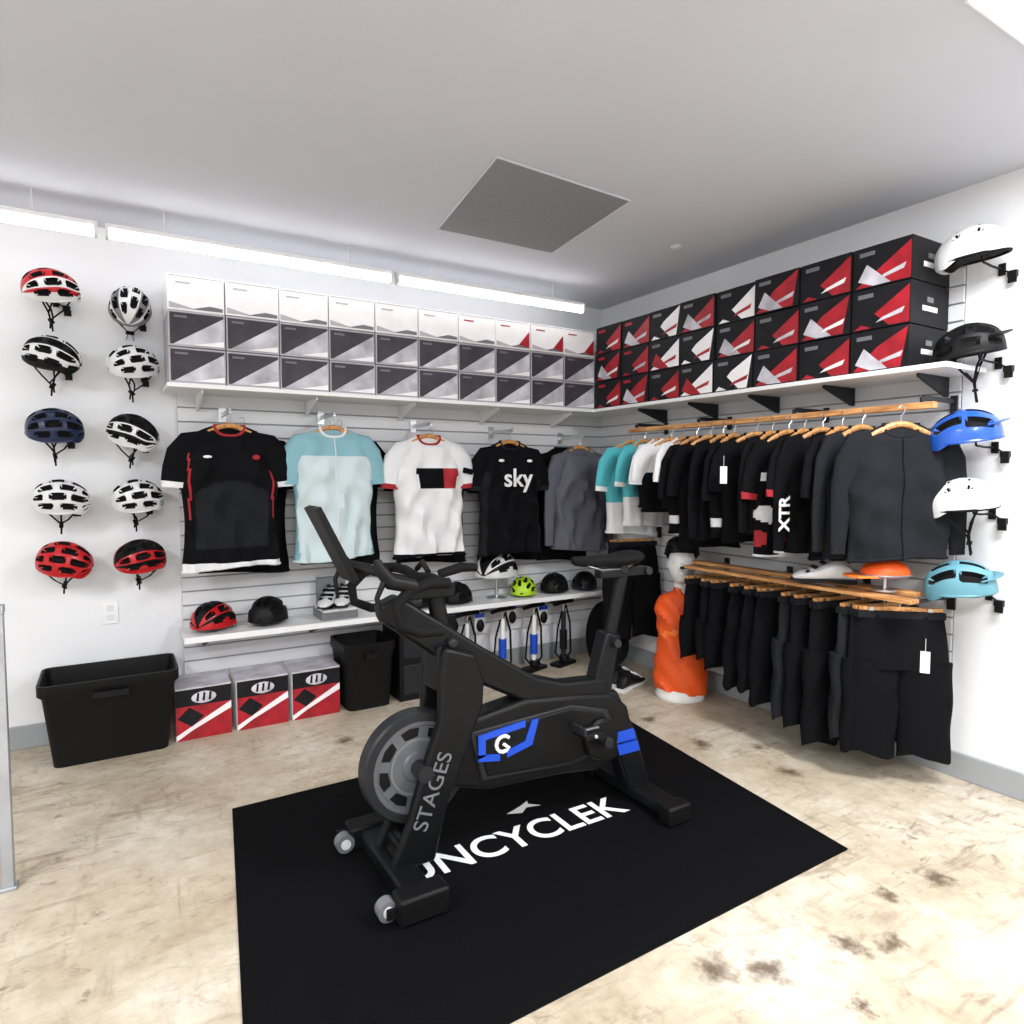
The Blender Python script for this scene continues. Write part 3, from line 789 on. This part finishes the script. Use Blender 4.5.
# ------------------------------------------------------------ exercise bike
bk=empty('exercise_bike',(0,-2.01,.007))
def part(b,name,bevel=.006,ang=35): return b.obj(name,parent=bk,bevel=bevel,ang=ang,seg=3)
b=MB()
blade=[(-2.36,.80),(-2.24,.76),(-2.205,.66),(-2.21,.57),(-2.30,.36),(-2.36,.22),(-2.40,.06),(-2.56,.06),(-2.50,.20),(-2.45,.36),(-2.38,.545),(-2.375,.68)]
for s in (1,-1): b.prism(blade,s*.055,s*.095,FRAME)
b.prism([(-2.37,.80),(-2.23,.76),(-2.205,.62),(-2.27,.60),(-2.38,.64)],-.06,.06,FRAME)
b.prism([(-2.54,.04),(-2.40,.04),(-2.38,.14),(-2.50,.14)],-.06,.06,FRAME)
part(b,'front_fork',.012)
b=MB(); b.prism([(-2.57,.955),(-2.50,.985),(-2.17,.76),(-1.95,.62),(-1.815,.575),(-1.60,.56),(-1.58,.44),(-1.80,.46),(-1.908,.48),(-2.21,.64),(-2.40,.78),(-2.56,.90)],-.04,.04,FRAME); part(b,'main_beam',.014)
b=MB()
b.prism([(-2.35,.50),(-2.18,.52),(-2.0,.545),(-1.75,.52),(-1.60,.50),(-1.50,.43),(-1.47,.33),(-1.54,.22),(-1.66,.19),(-1.85,.215),(-2.17,.235),(-2.32,.28)],-.055,.055,BLACK)
part(b,'drive_housing',.018)
b=MB(); b.prism([(-2.25,.47),(-1.80,.49),(-1.62,.44),(-1.58,.36),(-1.64,.27),(-1.80,.25),(-2.20,.28)],-.064,.064,DGREY)
b.prism([(-2.23,.46),(-1.80,.478),(-1.64,.43),(-1.60,.36),(-1.66,.28),(-1.80,.262),(-2.18,.295)],-.068,.068,BLACK); part(b,'side_cover',.006)
b=MB()
yl=-.0705
b.prism([(-2.22,.455),(-2.02,.475),(-2.02,.45),(-2.19,.435),(-2.19,.375),(-2.22,.37)],yl-.003,yl+.003,BLUEP)
b.prism([(-2.10,.35),(-1.99,.375),(-1.96,.47),(-1.99,.47),(-2.02,.395),(-2.10,.375)],yl-.003,yl+.003,BLUEP)
b.prism([(-2.22,.36),(-2.13,.345),(-2.13,.37),(-2.22,.385)],yl-.003,yl+.003,BLUEP)
b.tube([(-2.115+.03*math.cos(a),yl-.001,.405+.03*math.sin(a)) for a in [math.radians(40+28*k) for k in range(11)]]+[(-2.115,yl-.001,.405)],.007,WHITEP,6)
b.obj('side_logo',parent=bk)
# flywheel
b=MB()
FC=(-2.435,0,.375)
b.lathe([(0,-.03),(.05,-.03),(.055,-.022),(.145,-.022),(.15,-.03),(.185,-.03),(.19,-.024),(.19,.024),(.185,.03),(.15,.03),(.145,.022),(.055,.022),(.05,.03),(0,.03)],FC,FLYG,64,axis='y')
b.lathe([(.163,-.034),(.190,-.034),(.197,-.026),(.197,.026),(.190,.034),(.163,.034)],FC,DGREY,64,axis='y',closed=True)
for y0,y1 in ((-.026,-.021),(.021,.026)):
    b.lathe([(.092,y0),(.100,y0),(.100,y1),(.092,y1)],FC,MGREY,64,axis='y',closed=True)
for k in range(8):
    a=2*pi*k/8+.2
    pts=[(FC[0]+r*math.cos(a+da),FC[2]+r*math.sin(a+da)) for r,da in ((.108,-.22),(.138,-.26),(.142,0),(.138,.26),(.108,.22))]
    b.prism(pts,-.0235,.0235,BLACK)
b.cyl((FC[0],-.10,FC[2]),(FC[0],.10,FC[2]),.028,DGREY,24)
b.obj('flywheel',parent=bk,ang=30)
# stabilisers
b=MB()
b.box((-2.52,0,.045),(.10,.50,.06),FRAME); b.box((-1.42,0,.045),(.09,.50,.06),FRAME)
for s in (1,-1):
    b.box((-2.52,s*.245,.045),(.17,.085,.088),BLACK); b.box((-1.42,s*.25,.04),(.12,.07,.078),BLACK)
b.box((-2.46,0,.10),(.12,.14,.06),FRAME)
part(b,'stabilizer_feet',.012)
b=MB()
for s in (1,-1):
    b.cyl((-2.625,s*.20,.040),(-2.625,s*.24,.040),.033,MGREY,24); b.cyl((-2.625,s*.195,.040),(-2.625,s*.245,.040),.018,WHITE,16)
    b.box((-2.60,s*.265,.05),(.08,.012,.03),BLACK)
b.obj('transport_wheels',parent=bk)
# rear leg + seat tube
b=MB()
b.prism([(-1.66,.50),(-1.55,.50),(-1.44,.30),(-1.365,.06),(-1.48,.06),(-1.54,.22)],-.045,.045,FRAME)
b.prism([(-1.70,.42),(-1.585,.44),(-1.525,.73),(-1.60,.75)],-.038,.038,FRAME)
part(b,'seat_tube_and_leg',.012)
b=MB()
for k in (0,1):
    z0=.285-.055*k; xx=-1.515+.022*k
    b.prism([(xx-.055,z0),(xx+.055,z0+.0),(xx+.04,z0+.045),(xx-.07,z0+.045)],-.060,-.040,BLUEP)
b.obj('blue_stripes',parent=bk)
b=MB()
b.tube([(-1.563,0,.70),(-1.49,0,.985)],.028,BLACK,18,flat=.8)
b.box((-1.49,0,.985),(.27,.045,.032),FRAME); b.cyl((-1.37,-.035,.985),(-1.37,.035,.985),.018,DGREY,14)
b.cyl((-1.56,-.06,.70),(-1.56,.06,.70),.018,DGREY,14); b.cyl((-1.50,-.015,.985),(-1.50,-.015,1.02),.02,DGREY,12)
b.obj('seat_post',parent=bk,bevel=.003)
b=MB(); rings=[]
sad=[(-1.755,.010,.016),(-1.74,.018,.024),(-1.70,.022,.028),(-1.64,.027,.030),(-1.58,.040,.032),(-1.53,.062,.034),(-1.49,.074,.036),(-1.45,.076,.036),(-1.425,.062,.030),(-1.415,.035,.018)]
for x,wd,hh in sad:
    rings.append([(x,wd*math.copysign(abs(math.cos(a))**.8,math.cos(a)),1.045+.012*((x+1.6)/.17)**2+(hh*.55*math.sin(a) if math.sin(a)>0 else hh*math.sin(a))-.05*abs(math.cos(a))**4*wd) for a in [2*pi*k/24 for k in range(24)]])
b.loft(rings,BLACKR)
for s in (1,-1): b.tube([(-1.70,s*.01,1.03),(-1.62,s*.02,1.005),(-1.50,s*.022,1.003),(-1.44,s*.03,1.03)],.004,STEEL,6)
b.obj('saddle',parent=bk,ang=60)
# handlebar
b=MB()
b.tube([(-2.30,0,.72),(-2.36,0,.99)],.032,BLACK,18,flat=.8)
b.prism([(-2.47,.965),(-2.29,.965),(-2.29,1.005),(-2.33,1.03),(-2.46,1.03)],-.035,.035,FRAME)
b.cyl((-2.31,-.06,.80),(-2.31,.06,.80),.018,DGREY,14)
part(b,'handlebar_stem',.006)
b=MB()
b.tube([(-2.42,-.21,1.045),(-2.42,-.12,1.05),(-2.42,0,1.035),(-2.42,.12,1.05),(-2.42,.21,1.045)],[.017,.018,.02,.018,.017],BLACKR,12)
for s in (1,-1):
    b.tube([(-2.40,s*.21,1.045),(-2.47,s*.215,1.05),(-2.54,s*.22,1.035),(-2.585,s*.22,.99),(-2.575,s*.225,.93),(-2.51,s*.225,.90),(-2.43,s*.225,.895)],[.018,.018,.018,.018,.017,.017,.016],BLACKR,12)
    b.tube([(-2.52,s*.218,1.045),(-2.60,s*.215,1.065),(-2.635,s*.213,1.11),(-2.64,s*.212,1.135)],[.022,.024,.02,.012],BLACK,12)
    b.tube([(-2.615,s*.215,1.08),(-2.645,s*.22,1.02),(-2.635,s*.225,.95)],[.01,.008,.006],BLACK,8,flat=1.4)
b.tube([(-2.40,-.05,1.06),(-2.40,.0,1.09),(-2.40,.05,1.06)],.01,BLACK,8)
b.tube([(-2.36,-.05,1.05),(-2.28,-.06,1.07),(-2.22,-.06,1.065)],[.016,.018,.014],BLACKR,10)
b.obj('handlebar',parent=bk,ang=60)
b=MB()
b.box((-2.69,.10,1.16),(.022,.15,.28),BLACK,ry=-.46); b.box((-2.677,.10,1.16),(.004,.13,.25),BLACKR,ry=-.46)
b.tube([(-2.46,.0,1.03),(-2.56,.04,1.06),(-2.66,.10,1.09)],[.016,.014,.014],BLACK,10)
part(b,'tablet_holder',.004)
# crank + pedals
b=MB()
b.lathe([(0,-.012),(.075,-.012),(.085,0),(.075,.012),(0,.012)],(-1.66,-.078,.33),BLACK,40,axis='y')
b.cyl((-1.66,-.13,.33),(-1.66,.13,.33),.022,DGREY,20)
for s,(dx,dz) in ((-1,(-.145,.09)),(1,(.145,-.09))):
    b.tube([(-1.66,s*.105,.33),(-1.66+dx,s*.12,.33+dz)],[.022,.016],BLACK,12,flat=.6)
    cx,cz=-1.66+dx,.33+dz
    b.cyl((cx,s*.12,cz),(cx,s*.23,cz),.008,STEEL,10)
    b.box((cx,s*.18,cz),(.09,.085,.022),BLACK); b.box((cx,s*.18,cz+.013),(.095,.012,.006),MGREY); b.box((cx-.045,s*.18,cz+.02),(.01,.08,.03),DGREY)
b.obj('crank_and_pedals',parent=bk,bevel=.002)
Mt=Matrix.Translation((-2.385,-.0965,.30))@RX@Matrix.Rotation(math.radians(68),4,'Z')
text('fork_lettering','STAGES',.08,Mt,MGREY,bk)

# ------------------------------------------------------------ camera
cd=bpy.data.cameras.new('camera'); cd.sensor_width=36; cd.lens=36*662/1024; cd.clip_start=.05
co=bpy.data.objects.new('camera',cd); sc.collection.objects.link(co)
co.location=(-3.32,-4.14,1.40); co.rotation_euler=(math.radians(90-3.2),0,math.radians(-31.1))
sc.camera=co
